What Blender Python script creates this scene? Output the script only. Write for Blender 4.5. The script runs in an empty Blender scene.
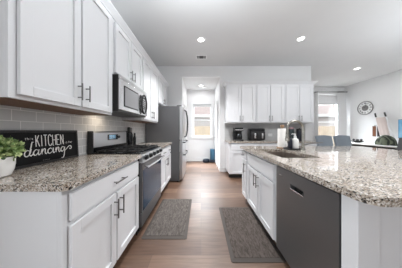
import bpy, bmesh, math, random
from mathutils import Vector, Matrix
random.seed(7)
PI = math.pi
S = bpy.context.scene
C = S.collection

# ------------------------------------------------------------------ camera
cam_d = bpy.data.cameras.new('camera')
cam = bpy.data.objects.new('camera', cam_d); C.objects.link(cam)
cam.location = (0, 0, 1.18); cam.rotation_euler = (PI/2, 0, 0)
cam_d.sensor_width = 36; cam_d.lens = 36*140/402; cam_d.shift_y = -3.3/402
cam_d.clip_start = .02
S.camera = cam
# ------------------------------------------------------------------ world, light, exposure
w = bpy.data.worlds.new('sky'); S.world = w; w.use_nodes = True
bg = w.node_tree.nodes['Background']
bg.inputs[0].default_value = (.90, .95, 1, 1); bg.inputs[1].default_value = 1.7
S.view_settings.view_transform = 'Standard'; S.view_settings.look = 'None'
S.view_settings.gamma = 1; S.view_settings.use_curve_mapping = False
S.view_settings.exposure = 0.17

def area(name, loc, rot, sx, sy, power, col=(1, 1, 1), spread=PI):
    l = bpy.data.lights.new(name, 'AREA'); l.shape = 'RECTANGLE'; l.size = sx; l.size_y = sy
    l.energy = power; l.color = col; l.spread = spread
    o = bpy.data.objects.new(name, l); C.objects.link(o); o.location = loc; o.rotation_euler = rot
    return o
# added fill lamps first, then daylight aimed through the modelled windows and hall door
DC = (.89, .95, 1)
area('left_wall_fill', (-1.28, -1.6, 1.6), (0, -PI/2, 0), 1.8, 1.6, 10, DC)  # added fill at the left wall, which has no window here
area('left_wall_low_fill', (-1.28, -1.0, .8), (0, -PI/2, 0), 1.0, 1.2, 27, DC)  # second, lower fill added on the same solid wall; no door there
area('living_bounce', (4.2, 1.1, 1.3), (PI, 0, 0), 1.6, 1.4, 66, DC)     # added uplight, no lamp stands here; brightens the living area off its ceiling
area('aisle_bounce', (-.05, .95, 2.3), (PI, 0, 0), .9, .9, 34, DC)       # unseen fill added over the aisle, aimed up so the ceiling spreads it
area('window_daylight', (5.38, 6.7, 3.3), (math.radians(-48), 0, 0), 1.6, 1.2, 965, DC)
area('hall_daylight', (.04, 6.1, 3.0), (math.radians(-48), 0, 0), 1.2, 1.2, 680, DC)
area('hall_door_daylight', (-1.15, 4.95, 1.95), (0, math.radians(-34), math.radians(-12)), 1.0, .9, 17, DC, 1.1)

# ------------------------------------------------------------------ materials
def mat(name, col, rough=.5, metal=0, spec=.5, emit=None, estr=0, coat=0):
    m = bpy.data.materials.new(name); m.use_nodes = True
    b = m.node_tree.nodes['Principled BSDF']
    b.inputs['Base Color'].default_value = (*col, 1); b.inputs['Roughness'].default_value = rough
    b.inputs['Metallic'].default_value = metal; b.inputs['Specular IOR Level'].default_value = spec
    b.inputs['Coat Weight'].default_value = coat
    if emit: b.inputs['Emission Color'].default_value = (*emit, 1); b.inputs['Emission Strength'].default_value = estr
    return m
def N(m, t, **k):
    n = m.node_tree.nodes.new(t)
    for a, v in k.items():
        if a.startswith('i_'): n.inputs[a[2:].replace('_', ' ')].default_value = v
        else: setattr(n, a, v)
    return n
def L(m, a, b): m.node_tree.links.new(a, b)
def P(m): return m.node_tree.nodes['Principled BSDF']
def ramp(m, fac, stops, interp='LINEAR'):
    r = N(m, 'ShaderNodeValToRGB'); r.color_ramp.interpolation = interp
    e = r.color_ramp.elements
    while len(e) < len(stops): e.new(.5)
    for q, (p, c) in zip(e, stops): q.position = p; q.color = (*c, 1)
    L(m, fac, r.inputs[0]); return r.outputs[0]
def noisy(m, col, amt=.06, scale=3, bump=0, bscale=80, detail=3):
    tc = N(m, 'ShaderNodeTexCoord'); n = N(m, 'ShaderNodeTexNoise', i_Scale=scale, i_Detail=detail)
    L(m, tc.outputs['Object'], n.inputs['Vector'])
    o = ramp(m, n.outputs['Fac'], [(.3, tuple(c*(1-amt) for c in col)), (.7, tuple(min(1, c*(1+amt)) for c in col))])
    L(m, o, P(m).inputs['Base Color'])
    if bump:
        b = N(m, 'ShaderNodeTexNoise', i_Scale=bscale, i_Detail=2); L(m, tc.outputs['Object'], b.inputs['Vector'])
        u = N(m, 'ShaderNodeBump', i_Strength=bump, i_Distance=.004); L(m, b.outputs['Fac'], u.inputs['Height'])
        L(m, u.outputs['Normal'], P(m).inputs['Normal'])
    return m

M = {}
def painted(name, col, rough, bump=.0, amt=.012): M[name] = noisy(mat(name, col, rough), col, amt, 2.0, bump, 150)
painted('wall_paint', (.78, .78, .78), .8, .08)
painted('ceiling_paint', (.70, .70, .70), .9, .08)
painted('cabinet_white', (.77, .775, .79), .42)
painted('trim_white', (.82, .82, .82), .45)
painted('ceramic_white', (.82, .81, .79), .35)
painted('dark_gap', (.02, .02, .02), .6)
painted('black_plastic', (.012, .012, .013), .35)
painted('black_matte', (.014, .013, .014), .6)
painted('black_gloss', (.01, .011, .013), .08)
M['sign_black'] = mat('sign_black', (.011, .011, .012), .8, 0, .15)
M['oven_glass'] = mat('oven_glass', (.02, .045, .085), .06, 0, .4); P(M['oven_glass']).inputs['Specular Tint'].default_value = (.45, .72, 1, 1)  # blue of the reflected sky is put into base colour and specular tint
painted('cast_iron', (.018, .018, .019), .55)
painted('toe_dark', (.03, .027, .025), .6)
painted('cabinet_wood', (.16, .085, .05), .6)
painted('letter_white', (.75, .74, .72), .7)
painted('letter_grey', (.30, .29, .29), .7)
painted('paper_white', (.86, .84, .81), .9)
painted('knob_wood', (.30, .19, .11), .5)
painted('navy', (.010, .012, .024), .4)
painted('blue_plastic', (.035, .12, .20), .4)
painted('teal_dark', (.02, .035, .04), .4)
painted('navy_plastic', (.012, .02, .035), .4)
painted('stool_fabric', (.19, .22, .25), .8, .15)
painted('stool_dark', (.065, .065, .07), .75, .15)
painted('brown_cloth', (.20, .085, .045), .9)
painted('dark_cloth', (.03, .022, .025), .9)
painted('cream_cloth', (.56, .475, .445), .95, .2, .08)
painted('curtain_white', (.76, .76, .76), .95)
painted('vent_grey', (.10, .10, .10), .6)
painted('curtain_grey', (.40, .40, .40), .95)
painted('pink_lid', (.40, .24, .26), .5)
painted('table_white', (.70, .70, .68), .35)
painted('soil', (.03, .02, .012), .9)
painted('fence_wood', (.42, .34, .25), .8, .1, .12)
painted('roof_brown', (.36, .26, .22), .9, .2, .15)
painted('ground_gravel', (.42, .40, .36), .95, .2, .15)
painted('gasket', (.05, .05, .05), .7)
def metal(name, col, rough, scale=(.4, .4, 60), amt=.03):
    m = mat(name, col, rough, 1.0); M[name] = m
    tc = N(m, 'ShaderNodeTexCoord'); mp = N(m, 'ShaderNodeMapping'); mp.inputs['Scale'].default_value = scale
    n = N(m, 'ShaderNodeTexNoise', i_Scale=6.0, i_Detail=1.0)
    L(m, tc.outputs['Object'], mp.inputs[0]); L(m, mp.outputs[0], n.inputs['Vector'])
    o = ramp(m, n.outputs['Fac'], [(.3, (rough*(1-amt*2),)*3), (.7, (rough*(1+amt*2),)*3)])
    L(m, o, P(m).inputs['Roughness'])
    return m
metal('stainless', (.60, .60, .61), .36, amt=.0)
metal('stainless_bright', (.78, .78, .79), .22)
metal('stainless_dark', (.20, .20, .205), .36)
P(M['stainless_dark']).inputs['Metallic'].default_value = .75
metal('fridge_side', (.095, .095, .098), .5)
metal('sink_steel', (.20, .165, .14), .36)
P(M['sink_steel']).inputs['Metallic'].default_value = .5
metal('window_mesh', (.42, .42, .43), .30)
metal('chrome', (.72, .71, .69), .18)
metal('black_steel', (.09, .09, .092), .38)
metal('nickel_dark', (.20, .195, .19), .33)
metal('nickel', (.36, .345, .31), .27)
P(M['fridge_side']).inputs['Metallic'].default_value = .0

# granite: mixed crystals, no lighting in it
def granite(name):
    m = mat(name, (.5, .45, .4), .055, 0, .8); M[name] = m
    tc = N(m, 'ShaderNodeTexCoord')
    v = N(m, 'ShaderNodeTexVoronoi', i_Scale=170.0); v.feature = 'F1'
    nz = N(m, 'ShaderNodeTexNoise', i_Scale=60.0, i_Detail=2.0)
    mx = N(m, 'ShaderNodeMix', data_type='VECTOR'); mx.inputs['Factor'].default_value = .012
    L(m, tc.outputs['Object'], mx.inputs[4]); L(m, nz.outputs['Color'], mx.inputs[5])
    L(m, tc.outputs['Object'], nz.inputs['Vector']); L(m, mx.outputs[1], v.inputs['Vector'])
    sp = N(m, 'ShaderNodeSeparateColor'); L(m, v.outputs['Color'], sp.inputs[0])
    col = ramp(m, sp.outputs[0], [(0, (.025, .021, .018)), (.11, (.15, .12, .095)), (.22, (.35, .29, .235)),
                                   (.40, (.46, .40, .335)), (.62, (.58, .53, .47)), (.82, (.74, .71, .67))], 'CONSTANT')
    n2 = N(m, 'ShaderNodeTexNoise', i_Scale=14.0, i_Detail=3.0); L(m, tc.outputs['Object'], n2.inputs['Vector'])
    c2 = ramp(m, n2.outputs['Fac'], [(.35, (.84, .80, .76)), (.62, (1, 1, 1))])
    mm = N(m, 'ShaderNodeMix', data_type='RGBA', blend_type='MULTIPLY'); mm.inputs['Factor'].default_value = 1
    L(m, col, mm.inputs[6]); L(m, c2, mm.inputs[7]); L(m, mm.outputs[2], P(m).inputs['Base Color'])
granite('granite')

# plank floor: boards run along X
m = mat('floor_planks', (.3, .2, .15), .40, 0, .8); M['floor_planks'] = m
tc = N(m, 'ShaderNodeTexCoord')
br = N(m, 'ShaderNodeTexBrick'); br.offset = .37; br.inputs['Scale'].default_value = 1
br.inputs['Brick Width'].default_value = 1.25; br.inputs['Row Height'].default_value = .19
br.inputs['Mortar Size'].default_value = .0022; br.inputs['Mortar Smooth'].default_value = .2
br.inputs['Color1'].default_value = (.0, .0, .0, 1); br.inputs['Color2'].default_value = (1, 1, 1, 1); br.inputs['Mortar'].default_value = (.5, .5, .5, 1)
L(m, tc.outputs['Object'], br.inputs['Vector'])
mp = N(m, 'ShaderNodeMapping'); mp.inputs['Scale'].default_value = (1.6, 22, 1); L(m, tc.outputs['Object'], mp.inputs[0])
gn = N(m, 'ShaderNodeTexNoise', i_Scale=2.2, i_Detail=5.0, i_Distortion=.6); L(m, mp.outputs[0], gn.inputs['Vector'])
c1 = ramp(m, br.outputs['Color'], [(0, (.125, .068, .042)), (.5, (.172, .100, .064)), (1, (.225, .140, .095))])
c2 = ramp(m, gn.outputs['Fac'], [(.32, (.62, .58, .55)), (.6, (1, 1, 1))])
mm = N(m, 'ShaderNodeMix', data_type='RGBA', blend_type='MULTIPLY'); mm.inputs['Factor'].default_value = .85
L(m, c1, mm.inputs[6]); L(m, c2, mm.inputs[7])
m2 = N(m, 'ShaderNodeMix', data_type='RGBA'); L(m, br.outputs['Fac'], m2.inputs['Factor'])
L(m, mm.outputs[2], m2.inputs[6]); m2.inputs[7].default_value = (.09, .06, .045, 1)
L(m, m2.outputs[2], P(m).inputs['Base Color'])

# subway tile, u along x or y of the object's own coordinates
def tile(name, axis, col, mort, bw=.143, rh=.078, offs=.333):
    m = mat(name, col, .30, 0, .4); M[name] = m
    tc = N(m, 'ShaderNodeTexCoord'); sx = N(m, 'ShaderNodeSeparateXYZ'); cx = N(m, 'ShaderNodeCombineXYZ')
    L(m, tc.outputs['Object'], sx.inputs[0]); L(m, sx.outputs[axis], cx.inputs[0]); L(m, sx.outputs[2], cx.inputs[1])
    b = N(m, 'ShaderNodeTexBrick'); b.offset = offs; b.inputs['Scale'].default_value = 1
    b.inputs['Brick Width'].default_value = bw; b.inputs['Row Height'].default_value = rh
    b.inputs['Mortar Size'].default_value = .002; b.inputs['Mortar Smooth'].default_value = .1
    b.inputs['Color1'].default_value = (*[c*.94 for c in col], 1); b.inputs['Color2'].default_value = (*[c*1.05 for c in col], 1)
    b.inputs['Mortar'].default_value = (*mort, 1)
    L(m, cx.outputs[0], b.inputs['Vector']); L(m, b.outputs['Color'], P(m).inputs['Base Color'])
    u = N(m, 'ShaderNodeBump', i_Strength=.4, i_Distance=.002); u.invert = True
    L(m, b.outputs['Fac'], u.inputs['Height']); L(m, u.outputs['Normal'], P(m).inputs['Normal'])
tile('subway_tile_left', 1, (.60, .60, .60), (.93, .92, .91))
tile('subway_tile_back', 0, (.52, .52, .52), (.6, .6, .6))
tile('house_brick', 0, (.48, .44, .42), (.60, .57, .55), .9, .28, .5)
tile('house_shingle', 0, (.46, .36, .33), (.62, .55, .52), 1.2, .22, .5)

# rug weave
def rug_mat(name, col, lo):
    m = mat(name, col, .85, 0, .2); M[name] = m
    tc = N(m, 'ShaderNodeTexCoord'); mp = N(m, 'ShaderNodeMapping'); mp.inputs['Scale'].default_value = (26, 7, 1)
    n = N(m, 'ShaderNodeTexNoise', i_Scale=2.2, i_Detail=4.0, i_Distortion=1.2)
    L(m, tc.outputs['Object'], mp.inputs[0]); L(m, mp.outputs[0], n.inputs['Vector'])
    L(m, ramp(m, n.outputs['Fac'], [(.36, lo), (.62, col)]), P(m).inputs['Base Color'])
    u = N(m, 'ShaderNodeBump', i_Strength=.4, i_Distance=.003); L(m, n.outputs['Fac'], u.inputs['Height']); L(m, u.outputs['Normal'], P(m).inputs['Normal'])
rug_mat('mat_taupe', (.150, .130, .118), (.070, .060, .053))
rug_mat('mat_umber', (.130, .106, .094), (.060, .049, .042))
painted('mat_border', (.085, .071, .062), .75)
# leaves
m = mat('leaf_green', (.1, .22, .05), .5); M['leaf_green'] = m
gi = N(m, 'ShaderNodeNewGeometry')
L(m, ramp(m, gi.outputs['Random Per Island'], [(0, (.05, .10, .03)), (.4, (.24, .36, .11)), (1, (.72, .80, .42))]), P(m).inputs['Base Color'])
# plaid
m = mat('plaid_green', (.1, .12, .08), .95); M['plaid_green'] = m
tc = N(m, 'ShaderNodeTexCoord'); wv = N(m, 'ShaderNodeTexWave', i_Scale=6.0, i_Distortion=6.0); L(m, tc.outputs['Object'], wv.inputs['Vector'])
L(m, ramp(m, wv.outputs['Color'], [(.25, (.028, .033, .026)), (.8, (.13, .145, .10))]), P(m).inputs['Base Color'])
# glass
m = bpy.data.materials.new('window_glass'); m.use_nodes = True; M['window_glass'] = m
nt = m.node_tree; nt.nodes.remove(nt.nodes['Principled BSDF'])
tr = N(m, 'ShaderNodeBsdfTransparent'); gl = N(m, 'ShaderNodeBsdfGlossy'); gl.inputs['Roughness'].default_value = .02
ms = N(m, 'ShaderNodeMixShader'); ms.inputs[0].default_value = .06
L(m, tr.outputs[0], ms.inputs[1]); L(m, gl.outputs[0], ms.inputs[2]); L(m, ms.outputs[0], nt.nodes['Material Output'].inputs[0])
M['lamp_glow'] = mat('lamp_glow', (1, 1, 1), .5, emit=(1, .98, .95), estr=5)
M['display_blue'] = mat('display_blue', (.05, .1, .15), .2, emit=(.35, .65, .9), estr=.8)
M['screen_blue'] = mat('screen_blue', (.02, .05, .1), .2)
gi = N(M['screen_blue'], 'ShaderNodeTexCoord'); sx = N(M['screen_blue'], 'ShaderNodeSeparateXYZ'); L(M['screen_blue'], gi.outputs['Object'], sx.inputs[0])
nz = N(M['screen_blue'], 'ShaderNodeTexNoise', i_Scale=4.0); L(M['screen_blue'], gi.outputs['Object'], nz.inputs['Vector'])
L(M['screen_blue'], ramp(M['screen_blue'], nz.outputs['Fac'], [(.3, (.06, .25, .45)), (.7, (.35, .62, .8))]), P(M['screen_blue']).inputs['Emission Color'])
P(M['screen_blue']).inputs['Emission Strength'].default_value = .7

# ------------------------------------------------------------------ mesh helpers
def box(bm, x0, x1, y0, y1, z0, z1, bev=0.0, seg=1):
    x0, x1 = min(x0, x1), max(x0, x1); y0, y1 = min(y0, y1), max(y0, y1); z0, z1 = min(z0, z1), max(z0, z1)
    v = [bm.verts.new(p) for p in ((x0, y0, z0), (x1, y0, z0), (x1, y1, z0), (x0, y1, z0), (x0, y0, z1), (x1, y0, z1), (x1, y1, z1), (x0, y1, z1))]
    f = [bm.faces.new([v[i] for i in q]) for q in ((3, 2, 1, 0), (4, 5, 6, 7), (0, 1, 5, 4), (1, 2, 6, 5), (2, 3, 7, 6), (3, 0, 4, 7))]
    if bev:
        es = list({e for a in f for e in a.edges})
        bmesh.ops.bevel(bm, geom=es, offset=bev, segments=seg, affect='EDGES', profile=.5)
    return bm
def B(*a, **k): return box(bmesh.new(), *a, **k)
def tube(bm, pts, r, n=8, closed=False, caps=True, flat=None):
    pts = [Vector(p) for p in pts]; k = len(pts)
    rad = r if isinstance(r, (list, tuple)) else [r]*k
    rings = []; up = None
    for i, p in enumerate(pts):
        if closed: t = (pts[(i+1) % k]-pts[i-1])
        else: t = pts[min(i+1, k-1)]-pts[max(i-1, 0)]
        t.normalize()
        if up is None:
            up = Vector((0, 0, 1)) if abs(t.z) < .9 else Vector((1, 0, 0))
        a = t.cross(up)
        if a.length < 1e-5: a = t.orthogonal()
        a.normalize(); b = a.cross(t).normalized(); up = b
        rg = []
        for j in range(n):
            d = a*math.cos(2*PI*j/n)*rad[i]+b*math.sin(2*PI*j/n)*rad[i]
            if flat: d = Vector((d.x*flat[0], d.y*flat[1], d.z*flat[2]))
            rg.append(bm.verts.new(p+d))
        rings.append(rg)
    for i in range(k if closed else k-1):
        q, s = rings[i], rings[(i+1) % k]
        for j in range(n): bm.faces.new((q[j], q[(j+1) % n], s[(j+1) % n], s[j]))
    if caps and not closed:
        bm.faces.new(list(reversed(rings[0]))); bm.faces.new(rings[-1])
    return bm
def lathe(bm, prof, cx=0, cy=0, n=24, axis='z'):
    rings = []
    for r, z in prof:
        rg = []
        for j in range(n):
            a = 2*PI*j/n; x, y = max(r, 1e-4)*math.cos(a), max(r, 1e-4)*math.sin(a)
            rg.append(bm.verts.new((cx+x, cy+y, z) if axis == 'z' else (cx+x, -z, cy+y)))
        rings.append(rg)
    for i in range(len(rings)-1):
        for j in range(n): bm.faces.new((rings[i][j], rings[i][(j+1) % n], rings[i+1][(j+1) % n], rings[i+1][j]))
    bm.faces.new(list(reversed(rings[0]))); bm.faces.new(rings[-1])
    return bm
def loft(bm, outline_fn, zs):
    pass
def sheet(bm, grid, th):
    """closed thin solid from a grid of points (rows of Vectors)"""
    R, Cn = len(grid), len(grid[0])
    v = [[bm.verts.new(p) for p in row] for row in grid]
    fs = [bm.faces.new((v[i][j], v[i][j+1], v[i+1][j+1], v[i+1][j])) for i in range(R-1) for j in range(Cn-1)]
    bmesh.ops.recalc_face_normals(bm, faces=fs)
    bmesh.ops.solidify(bm, geom=fs, thickness=th)
    return bm
def poly_prism(bm, outline, z0, z1, hole=None, bev=0):
    es = []
    for lp in [outline]+([hole] if hole else []):
        vs = [bm.verts.new((x, y, z0)) for x, y in lp]
        es += [bm.edges.new((vs[i], vs[(i+1) % len(vs)])) for i in range(len(vs))]
    r = bmesh.ops.triangle_fill(bm, use_beauty=True, edges=es)
    fs = [g for g in r['geom'] if isinstance(g, bmesh.types.BMFace)]
    e = bmesh.ops.extrude_face_region(bm, geom=fs)
    bmesh.ops.translate(bm, verts=[g for g in e['geom'] if isinstance(g, bmesh.types.BMVert)], vec=(0, 0, z1-z0))
    bmesh.ops.recalc_face_normals(bm, faces=bm.faces[:])
    return bm
def rrect(x0, x1, y0, y1, rads, n=6):
    """rounded rectangle; rads = radii at (x0,y0),(x1,y0),(x1,y1),(x0,y1)"""
    out = []
    for (cx, cy, sx, sy, a0), r in zip(((x0, y0, 1, 1, PI), (x1, y0, -1, 1, 1.5*PI), (x1, y1, -1, -1, 0), (x0, y1, 1, -1, .5*PI)), rads):
        if r <= 0: out.append((cx, cy)); continue
        for k in range(n+1):
            a = a0+.5*PI*k/n
            out.append((cx+sx*r+r*math.cos(a), cy+sy*r+r*math.sin(a)))
    return out
def obj(name, bm, mt, parent=None, smooth=False, recalc=True):
    if recalc: bmesh.ops.recalc_face_normals(bm, faces=bm.faces[:])
    me = bpy.data.meshes.new(name); bm.to_mesh(me); bm.free()
    me.materials.append(M[mt] if isinstance(mt, str) else mt)
    if smooth:
        for p in me.polygons: p.use_smooth = True
        try: me.set_sharp_from_angle(angle=math.radians(38))
        except Exception: pass
    o = bpy.data.objects.new(name, me); C.objects.link(o)
    if parent: o.parent = parent
    return o
def tag(o, label, cat, group=None):
    o['label'] = label; o['category'] = cat
    if group: o['group'] = group
    return o
def thing(name, label, cat, loc=(0, 0, 0), rz=0, group=None):
    o = bpy.data.objects.new(name, None); C.objects.link(o); o.location = loc; o.rotation_euler = (0, 0, rz)
    o.empty_display_size = .1
    return tag(o, label, cat, group)
def struct(name, bm, mt, parent=None):
    o = obj(name, bm, mt, parent)
    if not parent: o['kind'] = 'structure'
    return o
def copy_tree(o, parent=None):
    c = o.copy(); C.objects.link(c)
    if parent: c.parent = parent
    for ch in list(o.children): copy_tree(ch, c)
    return c

# ------------------------------------------------------------------ the setting
CZ = 3.04
b = B(-1.5, 7.0, -3.6, 5.6, -.1, 0); box(b, 3.17, 7.0, 5.6, 6.1, -.1, 0); struct('floor', b, 'floor_planks')
b = B(-1.5, 6.3, -3.6, 4.15, CZ, CZ+.1); box(b, 3.05, 6.3, 4.15, 6.1, CZ, CZ+.1); struct('ceiling', b, 'ceiling_paint')
struct('wall_left', B(-1.42, -1.30, -3.6, 4.15, 0, CZ), 'wall_paint')
b = B(-1.30, -.547, 4.03, 4.15, 0, CZ); box(b, .547, 3.17, 4.03, 4.15, 0, CZ); box(b, -.547, .547, 4.03, 4.15, 2.736, CZ)
struct('wall_back', b, 'wall_paint')
struct('wall_partition', B(3.05, 3.17, 4.15, 5.95, 0, CZ), 'wall_paint')
struct('wall_right', B(6.1, 6.22, -3.6, 6.1, 0, CZ), 'wall_paint')
b = bmesh.new()
box(b, 3.17, 4.92, 5.95, 6.07, 0, CZ); box(b, 5.84, 6.1, 5.95, 6.07, 0, CZ); box(b, 4.92, 5.84, 5.95, 6.07, 0, .45); box(b, 4.92, 5.84, 5.95, 6.07, 2.72, CZ)
struct('wall_window_side', b, 'wall_paint')
struct('wall_rear', B(-1.30, 6.1, -3.6, -3.48, 0, CZ), 'wall_paint')
# hallway
b = B(-.66, -.547, 4.15, 4.55, 0, 2.74); box(b, -.66, -.547, 5.30, 5.42, 0, 2.74); box(b, -.66, -.547, 4.55, 5.30, 2.06, 2.74)
struct('wall_hall_left', b, 'wall_paint')
struct('wall_hall_right', B(.547, .66, 4.15, 5.42, 0, 2.74), 'wall_paint')
b = bmesh.new(); HW = (-.31, .41, .94, 2.20)
box(b, -.66, HW[0], 5.42, 5.54, 0, 2.74); box(b, HW[1], .66, 5.42, 5.54, 0, 2.74); box(b, HW[0], HW[1], 5.42, 5.54, 0, HW[2]); box(b, HW[0], HW[1], 5.42, 5.54, HW[3], 2.74)
struct('wall_hall_back', b, 'wall_paint')
struct('ceiling_hall', B(-.66, .66, 4.15, 5.54, 2.74, 2.84), 'ceiling_paint')
# baseboards
struct('baseboard_back', B(.547, .698, 4.012, 4.029, 0, .13, .004), 'trim_white')
struct('baseboard_hall_back', B(-.53, .53, 5.405, 5.419, 0, .13, .004), 'trim_white')
struct('baseboard_hall_left', B(-.546, -.532, 4.16, 4.47, 0, .13, .004), 'trim_white')
struct('baseboard_hall_right', B(.532, .546, 4.045, 4.30, 0, .13, .004), 'trim_white')
struct('baseboard_right', B(6.084, 6.099, 3.0, 5.94, 0, .13, .004), 'trim_white')
struct('baseboard_window_side', B(3.18, 6.08, 5.934, 5.949, 0, .13, .004), 'trim_white')
# backsplash tile
struct('trim_1', B(-1.299, -1.290, .30, 3.19, .916, 1.42), 'subway_tile_left')
struct('trim_2', B(.68, 3.0, 4.02, 4.029, .916, 1.384), 'subway_tile_back')
# doorways inside the hall (casing and leaf)
def hall_door(name, xs, sgn):
    d = struct(name, B(xs, xs+sgn*.018, 4.62, 5.24, .01, 2.05, .004), 'trim_white')
    c = bmesh.new(); box(c, xs, xs+sgn*.03, 4.53, 4.61, 0, 2.14, .004); box(c, xs, xs+sgn*.03, 5.25, 5.33, 0, 2.14, .004); box(c, xs, xs+sgn*.03, 4.61, 5.25, 2.06, 2.14, .004)
    obj('door_casing', c, 'trim_white', d)
    obj('door_knob', tube(bmesh.new(), [(xs+sgn*.018, 4.69, .95), (xs+sgn*.05, 4.69, .95), (xs+sgn*.075, 4.69, .95)], [.012, .014, .028], 12), 'nickel', d, True)
hall_door('door_2', .546, -1)
d = bmesh.new(); box(d, -.62, -.58, 4.56, 4.66, .01, 2.05, .003); box(d, -.62, -.58, 5.19, 5.29, .01, 2.05, .003); box(d, -.62, -.58, 4.66, 5.19, .01, .25, .003); box(d, -.62, -.58, 4.66, 5.19, 1.93, 2.05, .003)
d = struct('door_1', d, 'trim_white')
obj('door_pane', B(-.603, -.597, 4.66, 5.19, .25, 1.93), 'window_glass', d)
c = bmesh.new(); box(c, -.546, -.53, 4.48, 4.55, 0, 2.13, .003); box(c, -.546, -.53, 5.30, 5.37, 0, 2.13, .003); box(c, -.546, -.53, 4.55, 5.30, 2.06, 2.13, .003)
obj('door_casing', c, 'trim_white', d)
# windows
def window(name, x0, x1, z0, z1, y, mid, depth=.12, casing=True):
    wn = bpy.data.objects.new(name, None); C.objects.link(wn); wn.location = ((x0+x1)/2, y, z0); wn['kind'] = 'structure'
    W, H = (x1-x0)/2, z1-z0
    f = bmesh.new(); t = .045
    box(f, -W, -W+t, .03, .09, 0, H); box(f, W-t, W, .03, .09, 0, H); box(f, -W+t, W-t, .03, .09, 0, t); box(f, -W+t, W-t, .03, .09, H-t, H)
    if mid: box(f, -W+t, W-t, .025, .085, mid-z0-.025, mid-z0+.03)
    obj('window_frame', f, 'trim_white', wn)
    obj('window_pane', B(-W+t, W-t, .055, .06, t, H-t), 'window_glass', wn)
    if casing:
        c = bmesh.new(); k = .075
        box(c, -W-k, -W, -.018, -.001, -.09, H+k, .003); box(c, W, W+k, -.018, -.001, -.09, H+k, .003); box(c, -W, W, -.018, -.001, H, H+k, .003); box(c, -W, W, -.018, -.001, -.09, 0, .003)
        box(c, -W-.09, W+.09, -.05, -.001, -.02, 0, .003)
        obj('window_casing', c, 'trim_white', wn)
    return wn
window('window_1', HW[0], HW[1], HW[2], HW[3], 5.42, 1.60)
w2 = window('window_2', 4.92, 5.84, .45, 2.72, 5.95, 1.55)
window('window_3', 0, 1, 0, 1, 0, .5).name  # placeholder replaced below
for o in [x for x in C.objects if x.name == 'window_3' or (x.parent and x.parent.name == 'window_3')]:
    bpy.data.objects.remove(o)
# roller shades
t = thing('roller_blind', 'grey rolled-up blind at head of hallway window', 'blind', (.05, 5.40, 2.13))
obj('roller', tube(bmesh.new(), [(-.35, -.02, .05), (.35, -.02, .05)], .022, 12), 'curtain_grey', t, True)
obj('fabric', B(-.34, .34, -.012, -.008, -.015, .05), 'curtain_white', t)
obj('hem_bar', B(-.345, .345, -.018, -.004, -.03, -.015, .003), 'curtain_grey', t)
t = thing('roller_blind', 'white blind half lowered over living area window', 'blind', (5.38, 5.93, 2.30))
obj('roller', tube(bmesh.new(), [(-.45, -.02, .38), (.45, -.02, .38)], .025, 12), 'trim_white', t, True)
obj('fabric', B(-.44, .44, -.008, -.004, .02, .38), 'curtain_white', t)
obj('hem_bar', B(-.445, .445, -.016, 0, -.01, .02, .003), 'curtain_grey', t)

# ------------------------------------------------------------------ outdoors
t = struct('ground_outside', B(-9, 20, 6.2, 22, -.25, -.15), 'ground_gravel')
t = thing('garden_fence', 'tan wooden board fence outside behind the windows', 'fence', (4, 9.0, -.15))
f = bmesh.new(); x = -9.0
while x < 9: box(f, x, x+.135, 0, .02, .03, 1.62+.01*math.sin(x*9), .004); x += .14
obj('board_panel', f, 'fence_wood', t)
for z in (.3, .85, 1.4): obj('rail', B(-9, 9, .021, .06, z, z+.09), 'fence_wood', t)
for k in range(8): obj('post', B(-8.4+k*2.4, -8.3+k*2.4, .061, .16, 0, 1.62, .004), 'fence_wood', t)
def house(x0, x1, y, label):
    t = thing('house', label, 'house', ((x0+x1)/2, y, -.15)); W = (x1-x0)/2
    obj('house_wall', B(-W, W, 0, 5, 0, 2.55), 'house_brick', t)
    obj('fascia', B(-W-.3, W+.3, -.42, -.38, 2.5, 2.72), 'trim_white', t)
    r = bmesh.new(); v = [r.verts.new(p) for p in ((-W-.3, -.4, 2.66), (W+.3, -.4, 2.66), (W+.3, 2.5, 4.5), (-W-.3, 2.5, 4.5), (-W-.3, 5.4, 2.66), (W+.3, 5.4, 2.66))]
    for q in ((0, 1, 2, 3), (3, 2, 5, 4), (0, 3, 4), (1, 5, 2), (0, 4, 5, 1)): r.faces.new([v[i] for i in q])
    obj('roof', r, 'house_shingle', t)
house(-4.5, 5.5, 12.5, 'brick house with shingle roof seen through the hallway window')
house(8.5, 18, 12.0, 'pale brick house seen through the living area window')

# ------------------------------------------------------------------ cabinets
def shaker(w, h, rail=.058, th=.022):
    b = bmesh.new()
    box(b, 0, rail, -th, 0, 0, h, .0018); box(b, w-rail, w, -th, 0, 0, h, .0018)
    box(b, rail, w-rail, -th, 0, 0, rail, .0018); box(b, rail, w-rail, -th, 0, h-rail, h, .0018)
    box(b, rail-.004, w-rail+.004, -th+.014, -.002, rail-.004, h-rail+.004)
    return b
def pull(b, x, z, ln, vert, y0=-.022, r=.0054):
    off = .034
    if vert:
        tube(b, [(x, y0-off, z-ln/2), (x, y0-off, z+ln/2)], r, 10)
        for s in (-.33, .33): tube(b, [(x, y0, z+s*ln), (x, y0-off, z+s*ln)], r*.85, 8)
    else:
        tube(b, [(x-ln/2, y0-off, z), (x+ln/2, y0-off, z)], r, 10)
        for s in (-.33, .33): tube(b, [(x+s*ln, y0, z), (x+s*ln, y0-off, z)], r*.85, 8)
    return b
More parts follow.
